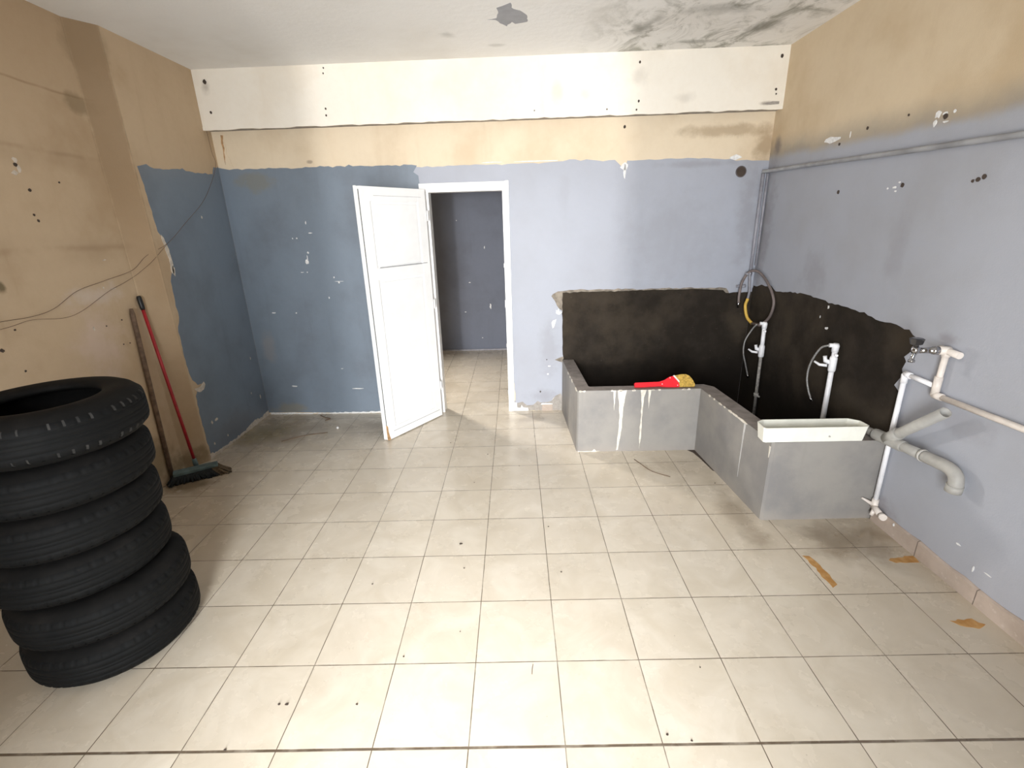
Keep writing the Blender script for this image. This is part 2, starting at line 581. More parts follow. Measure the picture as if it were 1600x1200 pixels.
M['skirt'] = None


def skirt_mat():
    t = NT('pinkish_skirting_tile', .5)
    col = t.mix(t.step(t.noise(5, 6, .6), .35, .7), (.47, .38, .32), (.36, .285, .23))
    y = t.xyz()[1]
    f = t.math('ABSOLUTE', t.math('SUBTRACT', t.math('FRACT', t.math('ADD', t.math('DIVIDE', y, .33), 100.23)), .5))
    col = t.mix(t.step(f, .49, .497), col, (.14, .11, .09))
    col = t.mix(t.step(t.noise(30, 4), .6, .75, 0, .6), col, (.6, .54, .48))
    return t.done(col)


M['skirt'] = skirt_mat()

# ------------------------------------------------------------------ the setting
S = Vector((-2.22, 3.12, 0))
Ev = Vector((2.24, 3.01, 0))
UX = (Ev - S).normalized()
UY = Vector((-UX.y, UX.x, 0))
WL = (Ev - S).length
CZ = 2.86


def bk(s_, z, d=0.0):
    """point on the back wall: s along it, z up, d out of it towards the room"""
    p = S + UX * s_ - UY * d
    return Vector((p.x, p.y, z))


# floor
f = MB()
f.box(-2.62, 2.5, -2.8, 5.6, -.12, 0)
flr = lambda a, b, d: Vector((a, b, d))
for poly, sd in (([(1.666, .94), (1.703, .929), (1.71, .81), (1.712, .721), (1.68, .703), (1.672, .80)], 1), ([(2.075, .895), (2.14, .905), (2.22, .915), (2.215, .868), (2.10, .866)], 2), ([(2.05, .497), (2.152, .505), (2.182, .472), (2.133, .447), (2.069, .468)], 3)):
    f.prism(jag(poly, .02, .004, sd), flr, -.002, .0006, 1)
f.prism([(1.49, 2.164), (1.548, 2.168), (1.568, 1.83), (1.556, 1.84), (1.535, 2.03), (1.518, 2.12)], flr, -.002, .0006, 2)
floor = struct(f.build('floor', [M['floor'], M['rust'], M['hole']]), 'cream square floor tiles with dark joints and rust stains', 'floor')

# back wall with doorway
s0, s1, HZ = -.535 + 2.22, .14 + 2.22, 1.985       # opening in wall coordinates
b = MB()
th = .13
for a0, a1, z0, z1 in ((-.5, s0, -.05, CZ + .05), (s1, WL + .25, -.05, CZ + .05), (s0, s1, HZ, CZ + .05)):
    p = [bk(a, z, d) for z in (z0, z1) for d in (-th, 0) for a in (a0, a1)]
    b.add(p, [(0, 2, 3, 1), (4, 5, 7, 6), (0, 1, 5, 4), (2, 6, 7, 3), (0, 4, 6, 2), (1, 3, 7, 5)], 0)
bw = lambda a, z, d: bk(a, z, d)
top_l = [(0, 2.19), (0.021, 2.19), (0.055, 2.175), (0.163, 2.176), (0.42, 2.173), (0.605, 2.163), (0.847, 2.175), (0.951, 2.162), (1.085, 2.172), (1.374, 2.163), (1.636, 2.16)]
dark = top_l + [(1.616, 2.113), (1.639, 2.079), (1.651, 2.03), (1.651, 2.0), (s0 - .01, 1.99), (s0 - .01, .012), (1.1, .012), (.6, .01), (.25, .02), (0.0, .02)]
flat = lambda a, c: (a[0] <= .0 and c[0] <= .0) or (a[1] < .05 and c[1] < .05) or (a[0] > 1.66 and c[0] > 1.66)
b.prism(jag(dark, .03, .004, 3, flat), bw, -.004, .0012, 1)
lavp = [(1.61, 2.02), (1.60, 2.08), (1.612, 2.135), (1.64, 2.141), (1.898, 2.148), (2.21, 2.147), (2.417, 2.146), (2.675, 2.147), (2.778, 2.154), (2.88, 2.164), (3.238, 2.144), (3.30, 2.10), (3.33, 2.085), (3.34, 2.14), (3.644, 2.146), (3.947, 2.141), (4.2, 2.119), (WL, 2.108), (WL, 0.03), (2.9, 0), (2.86, .05), (2.82, .17), (2.77, .145), (2.735, .10), (2.70, .085), (2.632, .088), (2.60, .10), (2.56, .062), (2.50, .052), (2.46, .09), (2.41, .075), (s1 + .035, .05), (s1 + .01, .6), (s1 + .01, 1.995), (1.7, 1.99)]
flat2 = lambda a, c: a[0] >= WL - .001 and c[0] >= WL - .001
b.prism(jag(lavp, .04, .003, 5, flat2), bw, -.004, .0008, 2)
# exposed cement and skirting remains at the foot, right of the door
b.prism(jag([(2.365, 0), (2.37, .10), (2.44, .10), (2.52, .09), (2.60, .11), (2.74, .10), (2.77, .16), (2.84, .18), (2.86, .0)], .02, .003, 6), bw, -.003, .0005, 3)
b.prism([(s1 + .01, .0), (s1 + .01, .09), (2.405, .085), (2.41, .035), (2.44, .03), (2.45, .06), (2.465, .035), (2.51, .03), (2.515, .002)], bw, -.003, .006, 4)
b.prism([(2.645, 0.0), (2.645, .062), (2.74, .066), (2.745, .0)], bw, -.003, .010, 5)
b.prism(jag([(2.632, .062), (2.64, .078), (2.745, .072), (2.745, .063)], .02, .002, 7), bw, -.003, .012, 4)
# white plaster left along the foot of the blue wall
b.prism(jag([(.02, 0), (.02, .03), (.1, .018), (.5, .010), (.8, .014), (1.1, .016), (1.4, .022), (1.68, .026), (1.68, 0)], .025, .0035, 8), bw, -.003, .004, 4)
# cement smears and the dark water-proofed zone
b.prism(jag([(2.736, 1.075), (2.745, 1.095), (2.79, 1.122), (2.892, 1.128), (3.28, 1.123), (3.6, 1.118), (3.72, 1.126), (3.968, 1.122), (4.242, 1.11), (4.27, 1.07), (4.2, 1.05), (2.9, 1.05), (2.84, .93), (2.80, .96), (2.775, .99), (2.765, 1.03)], .03, .004, 9), bw, -.003, .0016, 6)
b.prism(jag([(2.765, .495), (2.80, .512), (2.85, .53), (2.95, .56), (2.95, .45), (2.84, .472), (2.79, .487)], .02, .003, 10), bw, -.003, .0016, 6)
blk = [(2.84, .0), (2.838, .478), (2.832, .747), (2.829, .80), (2.832, 1.102), (2.864, 1.108), (3.281, 1.107), (3.502, 1.112), (3.832, 1.11), (4.051, 1.11), (4.216, 1.095), (4.241, 1.072), (WL, 1.075), (WL, 0)]
b.prism(jag(blk, .03, .0025, 11, lambda a, c: a[0] > WL - .01 and c[0] > WL - .01), bw, -.003, .0030, 7)
# chips and scratches
for k, (cx, cz, rx, rz) in enumerate([(.613, 1.425, .013, .022), (.622, 1.455, .004, .022), (.634, 1.50, .008, .008), (.557, 1.62, .006, .006), (.520, 1.62, .004, .005), (.655, 1.742, .004, .013), (.680, 1.66, .018, .004), (.60, 1.335, .006, .005), (.558, 1.335, .016, .003), (.83, 1.285, .006, .008), (.868, 1.24, .008, .008), (.868, 1.25, .04, .002), (.909, .251, .055, .004), (.44, .98, .007, .006), (.235, .985, .02, .006), (.30, .285, .022, .007), (.76, 1.11, .006, .008), (3.317, 2.10, .03, .026), (3.325, 2.07, .012, .05), (4.19, 2.137, .05, .018), (2.712, .437, .012, .006), (2.70, .36, .010, .008), (2.80, .93, .022, .014), (.78, .45, .012, .003), (2.25, 2.162, .08, .004), (2.6, 2.16, .2, .004)]):
    b.prism(blob(cx, cz, rx, rz, k), bw, -.003, .0028, 4)
b.prism([(2.733, .84), (2.743, .79), (2.757, .80), (2.778, .872), (2.745, .86)], bw, -.003, .003, 4)
b.prism([(2.773, .955), (2.775, .925), (2.80, .935), (2.80, .97), (2.785, .95)], bw, -.003, .003, 4)
for k, (cx, cz, r_) in enumerate([(3.308, 2.384, .012), (2.63, .19, .009), (2.69, .50, .006)]):
    b.prism(blob(cx, cz, r_ * .8, r_, k + 50, 10, .1), bw, -.003, .003, 8)
back = struct(b.build('wall_back', [M['beige_back'], M['dark_blue'], M['lavender'], M['cement_and_beam_shade'], M['chip'], M['skirt'], M['smear'], M['black'], M['hole']]), 'back wall painted slate blue and lavender below beige', 'wall')

# ceiling beam on the back wall
b = MB()
bd = .10
p = [bk(a, z, d) for z in (2.455, CZ) for d in (-.01, bd) for a in (-.01, WL + .02)]
b.add(p, [(4, 5, 7, 6), (0, 1, 5, 4), (2, 6, 7, 3), (0, 4, 6, 2), (1, 3, 7, 5)], 0)
b.add(p, [(0, 2, 3, 1)], 2)  # underside shade put into the colour, using the grey cement tone
# uneven plaster lip below
rnd = random.Random(4)
lip = [(0.0, 2.47)] + [(WL * k / 90, 2.449 + rnd.uniform(-.005, .004)) for k in range(91)] + [(WL, 2.47)]
b.prism(lip, bw, bd - .012, bd + .004, 0)
for k, (cx, cz, r_) in enumerate([(1.02, 2.835, .006), (1.013, 2.80, .006), (.996, 2.565, .008), (.993, 2.52, .008), (.092, 2.776, .016), (.093, 2.569, .010), (3.381, 2.79, .009), (3.386, 2.537, .009), (3.372, 2.48, .007), (4.408, 2.793, .013), (4.395, 2.58, .009), (4.40, 2.55, .006), (3.15, 2.49, .006), (2.6, 2.50, .005)]):
    b.prism(blob(cx, cz, r_ * .8, r_, k + 70, 10, .15), bw, bd - .003, bd + .0045, 1)
b.prism([(4.31, 2.487), (4.38, 2.502), (4.43, 2.50), (4.43, 2.483), (4.37, 2.480)], bw, bd - .003, bd + .0045, 2)
struct(b.build('trim_1', [M['cream'], M['hole'], M['cement_and_beam_shade']]), 'cream plaster beam under the ceiling above the door', 'beam')

# ceiling
c = MB()
c.box(-2.65, 2.5, -2.8, 3.4, CZ, CZ + .1)
patch = [(0.071, 2.289), (0.126, 2.266), (0.137, 2.176), (0.128, 2.124), (0.165, 2.10), (0.212, 2.064), (0.226, 2.149), (0.264, 2.169), (0.31, 2.244), (0.313, 2.338), (0.238, 2.362), (0.218, 2.33), (0.186, 2.397), (0.147, 2.344), (0.118, 2.293)]
c.prism(jag(patch, .02, .002, 2), lambda a, y_, d: Vector((a, y_, CZ - d)), -.003, .001, 1)
struct(c.build('ceiling', [M['ceiling'], M['ceil_patch']]), 'stained off-white ceiling with a grey patch', 'ceiling')

# right wall
r = MB()
r.box(2.24, 2.42, -2.8, 3.2, -.05, CZ + .05)
rw = lambda y_, z, d: Vector((2.24 - d, y_, z))
rblk = [(3.0, 1.10), (2.984, 1.125), (2.858, 1.146), (2.707, 1.159), (2.63, 1.129), (2.426, 1.147), (2.243, 1.163), (2.076, 1.147), (1.94, 1.143), (1.756, 1.141), (1.641, 1.131), (1.509, 1.118), (1.39, 1.114), (1.3, 1.102), (1.235, 1.079), (1.222, 1.062), (1.245, 1.032), (1.262, 0.997), (1.292, 0.962), (1.27, 0.944), (1.285, 0.90), (1.272, 0.866), (1.30, 0.81), (1.255, 0.766), (1.262, 0.711), (1.258, 0.638), (1.27, 0.59), (1.25, 0.5), (1.25, 0), (3.0, 0)]
r.prism(jag(rblk, .03, .004, 21, lambda a, c_: a[0] > 2.99 and c_[0] > 2.99), rw, -.003, .002, 1)
for k, (cy, cz, ry, rz) in enumerate([(2.235, 2.135, .07, .018), (2.06, 2.14, .004, .016), (1.61, 1.815, .016, .006), (1.585, 1.838, .008, .005), (1.60, 1.795, .008, .005), (1.66, 1.812, .006, .005), (1.43, 2.125, .016, .016), (1.44, 2.09, .010, .014), (1.38, 2.085, .016, .005), (1.964, 1.114, .01, .012), (1.944, .979, .014, .01), (2.03, 1.04, .006, .008), (.733, .21, .012, .004), (.64, .15, .004, .014), (.575, .17, .018, .003), (1.39, 2.12, .012, .008), (1.34, 2.12, .008, .008), (1.20, .083, .016, .01)]):
    r.prism(blob(cy, cz, ry, rz, k + 5), rw, -.003, .0026, 2)
for k, (cy, cz, r_) in enumerate([(2.077, 1.819, .011), (1.56, 1.822, .011), (1.105, 1.823, .010), (1.13, 1.815, .010), (1.155, 1.81, .007), (1.385, 2.11, .013), (1.916, 2.15, .009), (2.15, 2.10, .009), (1.62, 2.16, .006)]):
    r.prism(blob(cy, cz, r_, r_, k + 90, 10, .2), rw, -.003, .003, 3)
struct(r.build('wall_right', [M['beige_right'], M['black'], M['chip'], M['hole']]), 'right wall, grey lavender below and beige above, with a dark cement zone', 'wall')

# left wall with the deeper bay near the camera
RY = 2.172
l = MB()
plan = [(-2.65, -2.8), (-2.32, -2.8), (-2.32, 2.04), (-2.22, RY), (-2.22, 3.3), (-2.65, 3.3)]
l.prism(plan, lambda a, b_, d: Vector((a, b_, d)), -.05, CZ + .05)
lw = lambda y_, z, d: Vector((-2.22 + d, y_, z))
lblue = [(2.20, 2.107), (2.234, 2.113), (2.286, 2.124), (2.35, 2.108), (2.651, 2.13), (2.795, 2.122), (3.018, 2.133), (3.05, 2.186), (3.115, 2.195), (3.115, .02), (2.9, .015), (2.6, .012), (2.3, .015), (2.20, .03), (2.195, 0.112), (2.19, 0.326), (2.20, 0.525), (2.235, 0.565), (2.30, 0.560), (2.31, .59), (2.25, .60), (2.205, 0.648), (2.185, 0.778), (2.19, 1.018), (2.236, 1.12), (2.235, 1.236), (2.24, 1.37), (2.283, 1.461), (2.29, 1.561), (2.27, 1.66), (2.235, 1.703), (2.23, 1.833), (2.22, 1.991)]
l.prism(jag(lblue, .03, .003, 31, lambda a, c_: a[0] > 3.11 and c_[0] > 3.11), lw, -.003, .0015, 1)
# raw plaster showing beside the paint edge
for poly in ([(2.255, 1.68), (2.275, 1.66), (2.30, 1.56), (2.30, 1.50), (2.292, 1.42), (2.27, 1.42), (2.28, 1.52), (2.262, 1.62)], [(2.29, 1.47), (2.31, 1.455), (2.30, 1.40), (2.285, 1.42)], [(2.20, .58), (2.27, .578), (2.315, .60), (2.33, .575), (2.30, .548), (2.24, .545)]):
    l.prism(jag(poly, .02, .003, 33), lw, -.003, .003, 2)
l.prism(jag([(2.19, 0), (2.19, .05), (2.24, .032), (2.4, .022), (2.7, .02), (2.85, .05), (2.95, .03), (3.11, .045), (3.11, 0)], .02, .005, 34), lw, -.003, .005, 2)
for k, (cy, cz, ry, rz) in enumerate([(2.30, .27, .01, .015), (2.36, .27, .02, .012), (2.27, .10, .008, .012), (2.45, .09, .008, .01), (2.9, .3, .006, .012), (3.0, .6, .006, .015), (2.75, 1.8, .006, .01), (3.03, .22, .008, .02)]):
    l.prism(blob(cy, cz, ry, rz, k + 40), lw, -.003, .0025, 2)
ln = lambda y_, z, d: Vector((-2.32 + d, y_, z))
for k, (cy, cz, ry, rz) in enumerate([(1.494, 2.062, .013, .012), (1.50, 2.02, .010, .018), (1.47, 2.00, .014, .010), (1.855, 1.545, .012, .004), (1.79, 1.385, .005, .005), (1.86, 1.37, .022, .003), (1.64, 1.16, .006, .012)]):
    l.prism(blob(cy, cz, ry, rz, k + 60), ln, -.003, .003, 2)
for k, (cy, cz, r_) in enumerate([(1.487, 2.04, .010), (1.52, 1.922, .008), (1.708, 1.973, .005), (1.514, 1.771, .007), (1.50, 1.80, .006), (1.106, 1.167, .009), (1.73, 1.16, .004), (1.855, 1.174, .005), (1.867, 1.02, .004), (1.815, 1.024, .004), (1.178, 1.04, .005), (1.20, 1.25, .005)]):
    l.prism(blob(cy, cz, r_, r_, k + 110, 9, .25), ln, -.003, .003, 3)
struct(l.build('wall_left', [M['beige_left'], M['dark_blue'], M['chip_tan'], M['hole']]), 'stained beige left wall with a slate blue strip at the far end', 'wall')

# front wall behind the camera with the open street door
w = MB()
w.box(-2.65, -.78, -2.75, -2.6, -.05, CZ + .05)
w.box(.55, 2.5, -2.75, -2.6, -.05, CZ + .05)
w.box(-.78, .55, -2.75, -2.6, 2.4, CZ + .05)
struct(w.build('wall_front', [M['beige_back']]), 'front wall behind the viewer', 'wall')

# back room seen through the doorway
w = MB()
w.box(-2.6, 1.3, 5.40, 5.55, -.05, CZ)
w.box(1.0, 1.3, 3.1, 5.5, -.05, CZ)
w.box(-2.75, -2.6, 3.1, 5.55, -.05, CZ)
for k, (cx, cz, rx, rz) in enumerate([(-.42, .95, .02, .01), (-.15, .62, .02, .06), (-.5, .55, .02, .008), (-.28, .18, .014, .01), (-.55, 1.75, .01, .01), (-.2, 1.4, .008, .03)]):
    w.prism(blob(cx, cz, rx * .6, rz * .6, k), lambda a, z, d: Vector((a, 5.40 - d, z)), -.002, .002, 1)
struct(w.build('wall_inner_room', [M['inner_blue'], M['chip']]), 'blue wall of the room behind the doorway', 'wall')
w = MB()
w.box(-2.75, 1.3, 3.38, 5.6, CZ, CZ + .1)
struct(w.build('ceiling_inner_room', [M['ceiling']]), 'ceiling of the room behind the doorway', 'ceiling')
w = MB()
w.box(-2.6, 1.0, 5.385, 5.40, 0, .02)
struct(w.build('baseboard_inner_room', [M['conduit']]), 'base line of the inner room wall', 'baseboard')

# door frame
d_ = MB()
fo0, fo1, ft = -.575 + 2.22, .165 + 2.22, 2.02
def bbox(mb, a0, a1, z0, z1, d0, d1, mi=0):
    p = [bk(a, z, d) for z in (z0, z1) for d in (d0, d1) for a in (a0, a1)]
    mb.add(p, [(0, 2, 3, 1), (4, 5, 7, 6), (0, 1, 5, 4), (2, 6, 7, 3), (0, 4, 6, 2), (1, 3, 7, 5)], mi)
bbox(d_, fo0, s0 + .035, 0, ft, -.10, .012)
bbox(d_, s1 - .03, fo1 - .012, 0, ft, -.10, .012)
bbox(d_, fo0, fo1 - .012, HZ - .035, ft, -.10, .014)
bbox(d_, fo1 - .03, fo1, 0.004, ft + .004, -.01, .018)
fr = struct(d_.build('trim_2', [M['white_paint']], bevel=.003), 'white painted door frame', 'door frame')
h_ = MB()
for z in (.62, .98, 1.33, .17):
    bbox(h_, s1 - .036, s1 - .026, z, z + (.07 if z == .98 else .035), -.045, -.01)
h_.build('strike_plate', [M['metal_dark']], fr)

# door leaf, swung open into the room
HG = Vector((-.515, 2.985, .008))            # hinge-side corner of the visible face
FC = Vector((-.882, 2.452, .008))            # free-side corner
DX = (FC - HG).normalized()
DW = (FC - HG).length
DN = Vector((-DX.y, DX.x, 0))
if DN.x < 0:
    DN = -DN
DH = 1.962


def dp(a, z, d):
    return HG + DX * a + Vector((0, 0, z)) + DN * d


door = thing('door_1', 'white panelled wooden door standing open into the room', 'door', HG)
door['kind'] = 'structure'
lf = MB()
st = .085


def dbox(mb, a0, a1, z0, z1, d0, d1, mi=0):
    p = [dp(a, z, d) for z in (z0, z1) for d in (d0, d1) for a in (a0, a1)]
    mb.add(p, [(0, 2, 3, 1), (4, 5, 7, 6), (0, 1, 5, 4), (2, 6, 7, 3), (0, 4, 6, 2), (1, 3, 7, 5)], mi)


dbox(lf, 0, DW - .004, 0, DH, -.048, -.010)
dbox(lf, 0, st, 0, DH, -.012, 0)
dbox(lf, DW - st, DW, 0, DH, -.012, 0)
for z0, z1 in ((0, .10), (1.30, 1.385), (DH - .10, DH)):
    dbox(lf, st, DW - st, z0, z1, -.012, 0)
leaf = lf.build('door_leaf', [M['white_paint']], door, bevel=.002)
pn = MB()
for z0, z1 in ((.118, 1.282), (1.403, DH - .118)):
    pn = MB()
    dbox(pn, st + .018, DW - st - .018, z0, z1, -.012, -.004)
    pn.build('door_panel', [M['white_paint']], leaf, bevel=.004)
eg = MB()
dbox(eg, DW - .006, DW + .012, 0, DH + .004, -.050, -.038)
dbox(eg, DW - .006, DW + .006, 0, DH, -.034, -.016)
eg.build('edge_strip', [M['white_paint']], door)
eg = MB()
dbox(eg, DW - .008, DW + .002, .03, DH - .02, -.0165, -.0105)
dbox(eg, DW - .008, DW + .001, .03, DH - .02, -.038, -.034)
eg.build('edge_groove_shade', [M['door_gap_shade']], door)  # dark fill stands in for the shade between the edge strips
eg = MB()
eg.prism([(DW - .02, 0.0), (DW + .004, 0.0), (DW + .004, .13), (DW - .002, .12), (DW - .003, .07), (DW - .012, .03)], lambda a, z, d: dp(a, z - .0005, d), -.034, .0012, 0)
eg.build('chipped_corner', [M['wood_raw']], door)['label'] = 'bare splintered wood at the bottom corner'
eg = MB()
dbox(eg, .035, DW - .11, 1.388, 1.393, -.002, .0006)
dbox(eg, .03, DW - .06, .060, .064, -.002, .0006)
dbox(eg, .05, DW - .12, DH - .062, DH - .060, -.002, .0006)
eg.build('moulding_shadow_line', [plain('grey_shadow_line', (.30, .30, .31), .7)], leaf)  # grey strips painted as the shadow lines of the panel mouldings
for z in (.25, 1.0, 1.72):
    hb = MB()
    hb.tube([dp(-.008, z, .004), dp(-.008, z + .08, .004)], .007, 10)
    hb.build('hinge', [M['metal_dark'] if z == 0 else M['white_paint']], door)

# skirting on the right wall
s_ = MB()
rnd = random.Random(9)
pts = []
N = 60
ys = [-2.6 + (1.235 + 2.6) * k / N for k in range(N + 1)]
tp = [.088 + rnd.uniform(-.006, .006) for _ in ys]
vs_ = []
for y_, t_ in zip(ys, tp):
    vs_ += [(2.243, y_, 0), (2.226, y_, 0), (2.226, y_, t_ - .006), (2.236, y_, t_), (2.243, y_, t_)]
fs_ = []
for k in range(N):
    for j in range(4):
        fs_.append((k * 5 + j, k * 5 + j + 1, (k + 1) * 5 + j + 1, (k + 1) * 5 + j))
fs_ += [(0, 1, 2, 3, 4), tuple(N * 5 + q for q in (4, 3, 2, 1, 0))]
s_.add(vs_, fs_)
struct(s_.build('baseboard_right', [M['skirt']]), 'worn pinkish tile skirting along the right wall', 'baseboard')

# ------------------------------------------------------------------ the concrete wash basin
A = (.61, 3.04)
outer = [(.61, 3.036), (.640, 2.19), (.650, 2.178), (1.545, 2.165), (1.60, 1.262), (1.612, 1.250), (2.238, 1.250)]
inner = [(2.238, 1.345), (1.72, 1.345), (1.705, 1.36), (1.655, 2.20), (1.60, 2.262), (.745, 2.270), (.735, 2.28), (.712, 3.034)]
basin = thing('wash_basin', 'low L-shaped grey cement wash basin in the corner under the taps', 'basin', (1.4, 2.2, 0))
ring = outer + inner
bz = .5
ch = .006
g = MB()
n1 = len(outer)
no = len(ring)
# walls
base_ = [Vector((x, y, -.002)) for x, y in ring]
topv = [Vector((x, y, bz)) for x, y in ring]
for i in range(no):
    j = (i + 1) % no
    is_in = n1 <= i < no - 1
    g.add([base_[i], base_[j], topv[j], topv[i]], [(0, 1, 2, 3)], 2 if is_in else 0)
tris = tessellate_polygon([[Vector((x, y, 0)) for x, y in ring]])
g.add(topv, [tuple(t_) for t_ in tris], 1)
# drips of cream paint and chips on the front
fy = lambda x: 2.178 + (x - .65) * (2.165 - 2.178) / (1.545 - .65)
ff = lambda x, z, d: Vector((x, fy(x) - d, z))
for poly in ([(.937, .499), (1.005, .499), (.995, .44), (.985, .36), (.978, .2), (.966, .08), (.957, .01), (.945, .01), (.950, .1), (.957, .24), (.953, .34), (.945, .44)],
             [(1.105, .499), (1.15, .499), (1.135, .44), (1.128, .3), (1.128, .1), (1.12, .02), (1.115, .1), (1.118, .3), (1.115, .42)],
             [(.905, .499), (.925, .499), (.92, .4), (.915, .34), (.908, .44)], [(1.16, .499), (1.185, .499), (1.178, .42), (1.17, .35), (1.166, .43)],
             [(.65, .006), (.76, .007), (.772, .02), (.782, .02), (.79, .007), (.82, .004), (.81, .0), (.65, .0)]):
    g.prism(jag(poly, .03, .0015, 51), ff, -.002, .002, 3)
rnd = random.Random(12)
for k in range(16):
    x = rnd.choice([.66, .70, .90, .96, .99, 1.05, 1.12, 1.2, 1.24, 1.3, 1.42, 1.45]) + rnd.uniform(-.01, .01)
    g.prism(blob(x, .496, .012, .007, k, 7), ff, -.002, .002, 3)
cxp = lambda y_: 1.60 + (y_ - 1.262) * (1.545 - 1.60) / (2.165 - 1.262)
fc = lambda y_, z, d: Vector((cxp(y_) - d, y_, z))
for k, (y_, l_) in enumerate([(2.02, .012), (1.95, .012), (1.86, .02), (1.80, .014), (1.72, .03), (1.66, .05), (1.58, .06)]):
    g.prism(blob(y_, .496, l_, .007, k + 20, 7), fc, -.002, .002, 3)
g.prism([(1.53, .50), (1.55, .50), (1.548, .3), (1.545, .12), (1.54, .3), (1.535, .42)], fc, -.001, .0012, 4)
g.prism([(1.262, .47), (1.275, .47), (1.272, .44), (1.268, .40), (1.262, .44)], fc, -.002, .002, 3)
fl_ = lambda x, z, d: Vector((.61 + (3.036 - x) * .03 / .846 - d, x, z))
for k, (y_, l_) in enumerate([(2.66, .02), (2.55, .015), (2.45, .03), (2.25, .04)]):
    g.prism(blob(y_, .49, l_, .010, k + 30, 7), fl_, -.002, .002, 3)
g.build('basin_wall', [M['basin'], M['basin_top'], M['black'], M['drip'], plain('pale_grey_paint', (.47, .46, .45), .6)], basin)
g = MB()
floor_poly = inner + [(2.238, 3.0)]
g.prism(floor_poly, lambda a, b_, d: Vector((a, b_, d)), -.002, .045)
g.build('basin_floor', [M['black']], basin)

# cream plastic trough on the basin corner
tr = thing('plastic_trough', 'long cream plastic trough lying on the front corner of the cement basin', 'trough', (1.83, 1.30, bz))
g = MB()
op = [(1.552, 1.243), (2.095, 1.236), (2.108, 1.25), (2.105, 1.315), (2.06, 1.352), (1.585, 1.362), (1.545, 1.335), (1.54, 1.256)]
cxm, cym = 1.825, 1.30
def sc(p, k, dz):
    kx = (0.28 - k) / .28
    ky = (0.06 - k) / .06
    return Vector((cxm + (p[0] - cxm) * kx, cym + (p[1] - cym) * ky, dz))
n = len(op)
levels = [(.010, bz + .001), (0, bz + .088), (-.002, bz + .092), (.005, bz + .092), (.006, bz + .087), (.014, bz + .010)]
vs_ = [sc(p, k, z) for k, z in levels for p in op]
fs_ = []
for L_ in range(len(levels) - 1):
    for i in range(n):
        fs_.append((L_ * n + i, L_ * n + (i + 1) % n, (L_ + 1) * n + (i + 1) % n, (L_ + 1) * n + i))
fs_.append(tuple(range(n)))
fs_.append(tuple(reversed(range((len(levels) - 1) * n, len(levels) * n))))
g.add(vs_, fs_)
g.prism(blob(1.90, bz + .035, .005, .005, 3), lambda a, z, d: Vector((a, 1.2395 - d, z)), -.004, .001, 1)
g.build('trough_body', [M['tray'], M['pvc_grey']], tr, bevel=.0015)

# red hand brush on the basin rim
br = thing('hand_brush', 'red hand brush with mustard bristles lying on the cement basin rim', 'brush', (1.28, 2.21, bz))
BA = math.radians(58)
def bp_(a, b_, d):
    # flat brush resting on its long edge, leaning back a little
    yy = 2.205 + b_ * math.cos(BA) - d * math.sin(BA)
    zz = bz + .004 + b_ * math.sin(BA) + d * math.cos(BA)
    return Vector((a, yy, zz))
g = MB()
g.prism([(1.068, .004), (1.068, .034), (1.075, .037), (1.25, .040), (1.29, .052), (1.335, .078), (1.355, .080), (1.362, .084), (1.392, .04), (1.402, .004), (1.395, -.002), (1.36, -.004), (1.30, .0), (1.25, .006), (1.10, .002)], bp_, -.010, .010)
br_body = g.build('brush_body', [M['red']], br, bevel=.004, bseg=3)
g = MB()
g.prism([(1.357, .083), (1.366, .088), (1.370, .085), (1.402, .04), (1.399, .03), (1.393, .036)], bp_, -.008, .013)
g.build('white_band', [M['chip']], br)
g = MB()
g.prism([(1.365, .084), (1.42, .093), (1.455, .092), (1.478, .080), (1.50, .05), (1.512, .018), (1.513, .0), (1.50, -.003), (1.40, -.003), (1.398, .02)], bp_, -.012, .012)
g.build('bristles', [M['mustard']], br, bevel=.003)
for a, b2 in ((1.335, .068), (1.385, .010), (1.272, .022)):
    g = MB()
    g.sphere(bp_(a, b2, .0105), .004, 0, 10)
    g.build('rivet', [M['chip']], br_body)

# ------------------------------------------------------------------ tires
def tire_mesh():
    W = .187
    R = .302
    prof = [(.172, .022), (.178, .010), (.195, .004), (.225, .000), (.255, .004), (.276, .015), (.290, .030)]
    # (radius, height) from inner bead up the outside, mirrored
    tread = [(.2985, .038), (.3015, .050), (.302, .058), (.3008, .0592), (.3008, .0625), (.3025, .0637), (.303, .084), (.3018, .0852), (.3018, .0885), (.303, .0897)]
    half = prof + tread
    up = [(r_, W - z_) for r_, z_ in reversed(half)]
    full = half + up[1:] if abs(up[0][1] - half[-1][1]) < 1e-4 else half + up
    inside = [(.176, W - .030), (.20, W - .040), (.262, W - .040), (.284, W - .060), (.284, .060), (.262, .040), (.20, .040), (.176, .030)]
    return full, inside, len(prof)


full, inside, npf = tire_mesh()
NS = 288


def revolve(mb, prof, closed=False, notch=None):
    vs_, fs_, pale_faces = [], [], []
    m_ = len(prof)
    for k in range(NS):
        a = 2 * math.pi * k / NS
        for i, (r_, z_) in enumerate(prof):
            rr = r_
            if notch:
                rr -= notch(i, k)
            vs_.append((rr * math.cos(a), rr * math.sin(a), z_))
    for k in range(NS):
        k2 = (k + 1) % NS
        for i in range(m_ - 1 if not closed else m_):
            i2 = (i + 1) % m_
            (pale_faces if notch and i in (0, 1, m_ - 3, m_ - 2) and k % 6 == 0 and (k // 6 * 7) % 5 < 4 else fs_).append((k * m_ + i, k * m_ + i2, k2 * m_ + i2, k2 * m_ + i))
    mb.add(vs_, fs_, 0, True)
    if pale_faces:
        mb.f += [[q for q in f_] for f_ in pale_faces]; mb.mi += [1] * len(pale_faces); mb.sm += [True] * len(pale_faces)


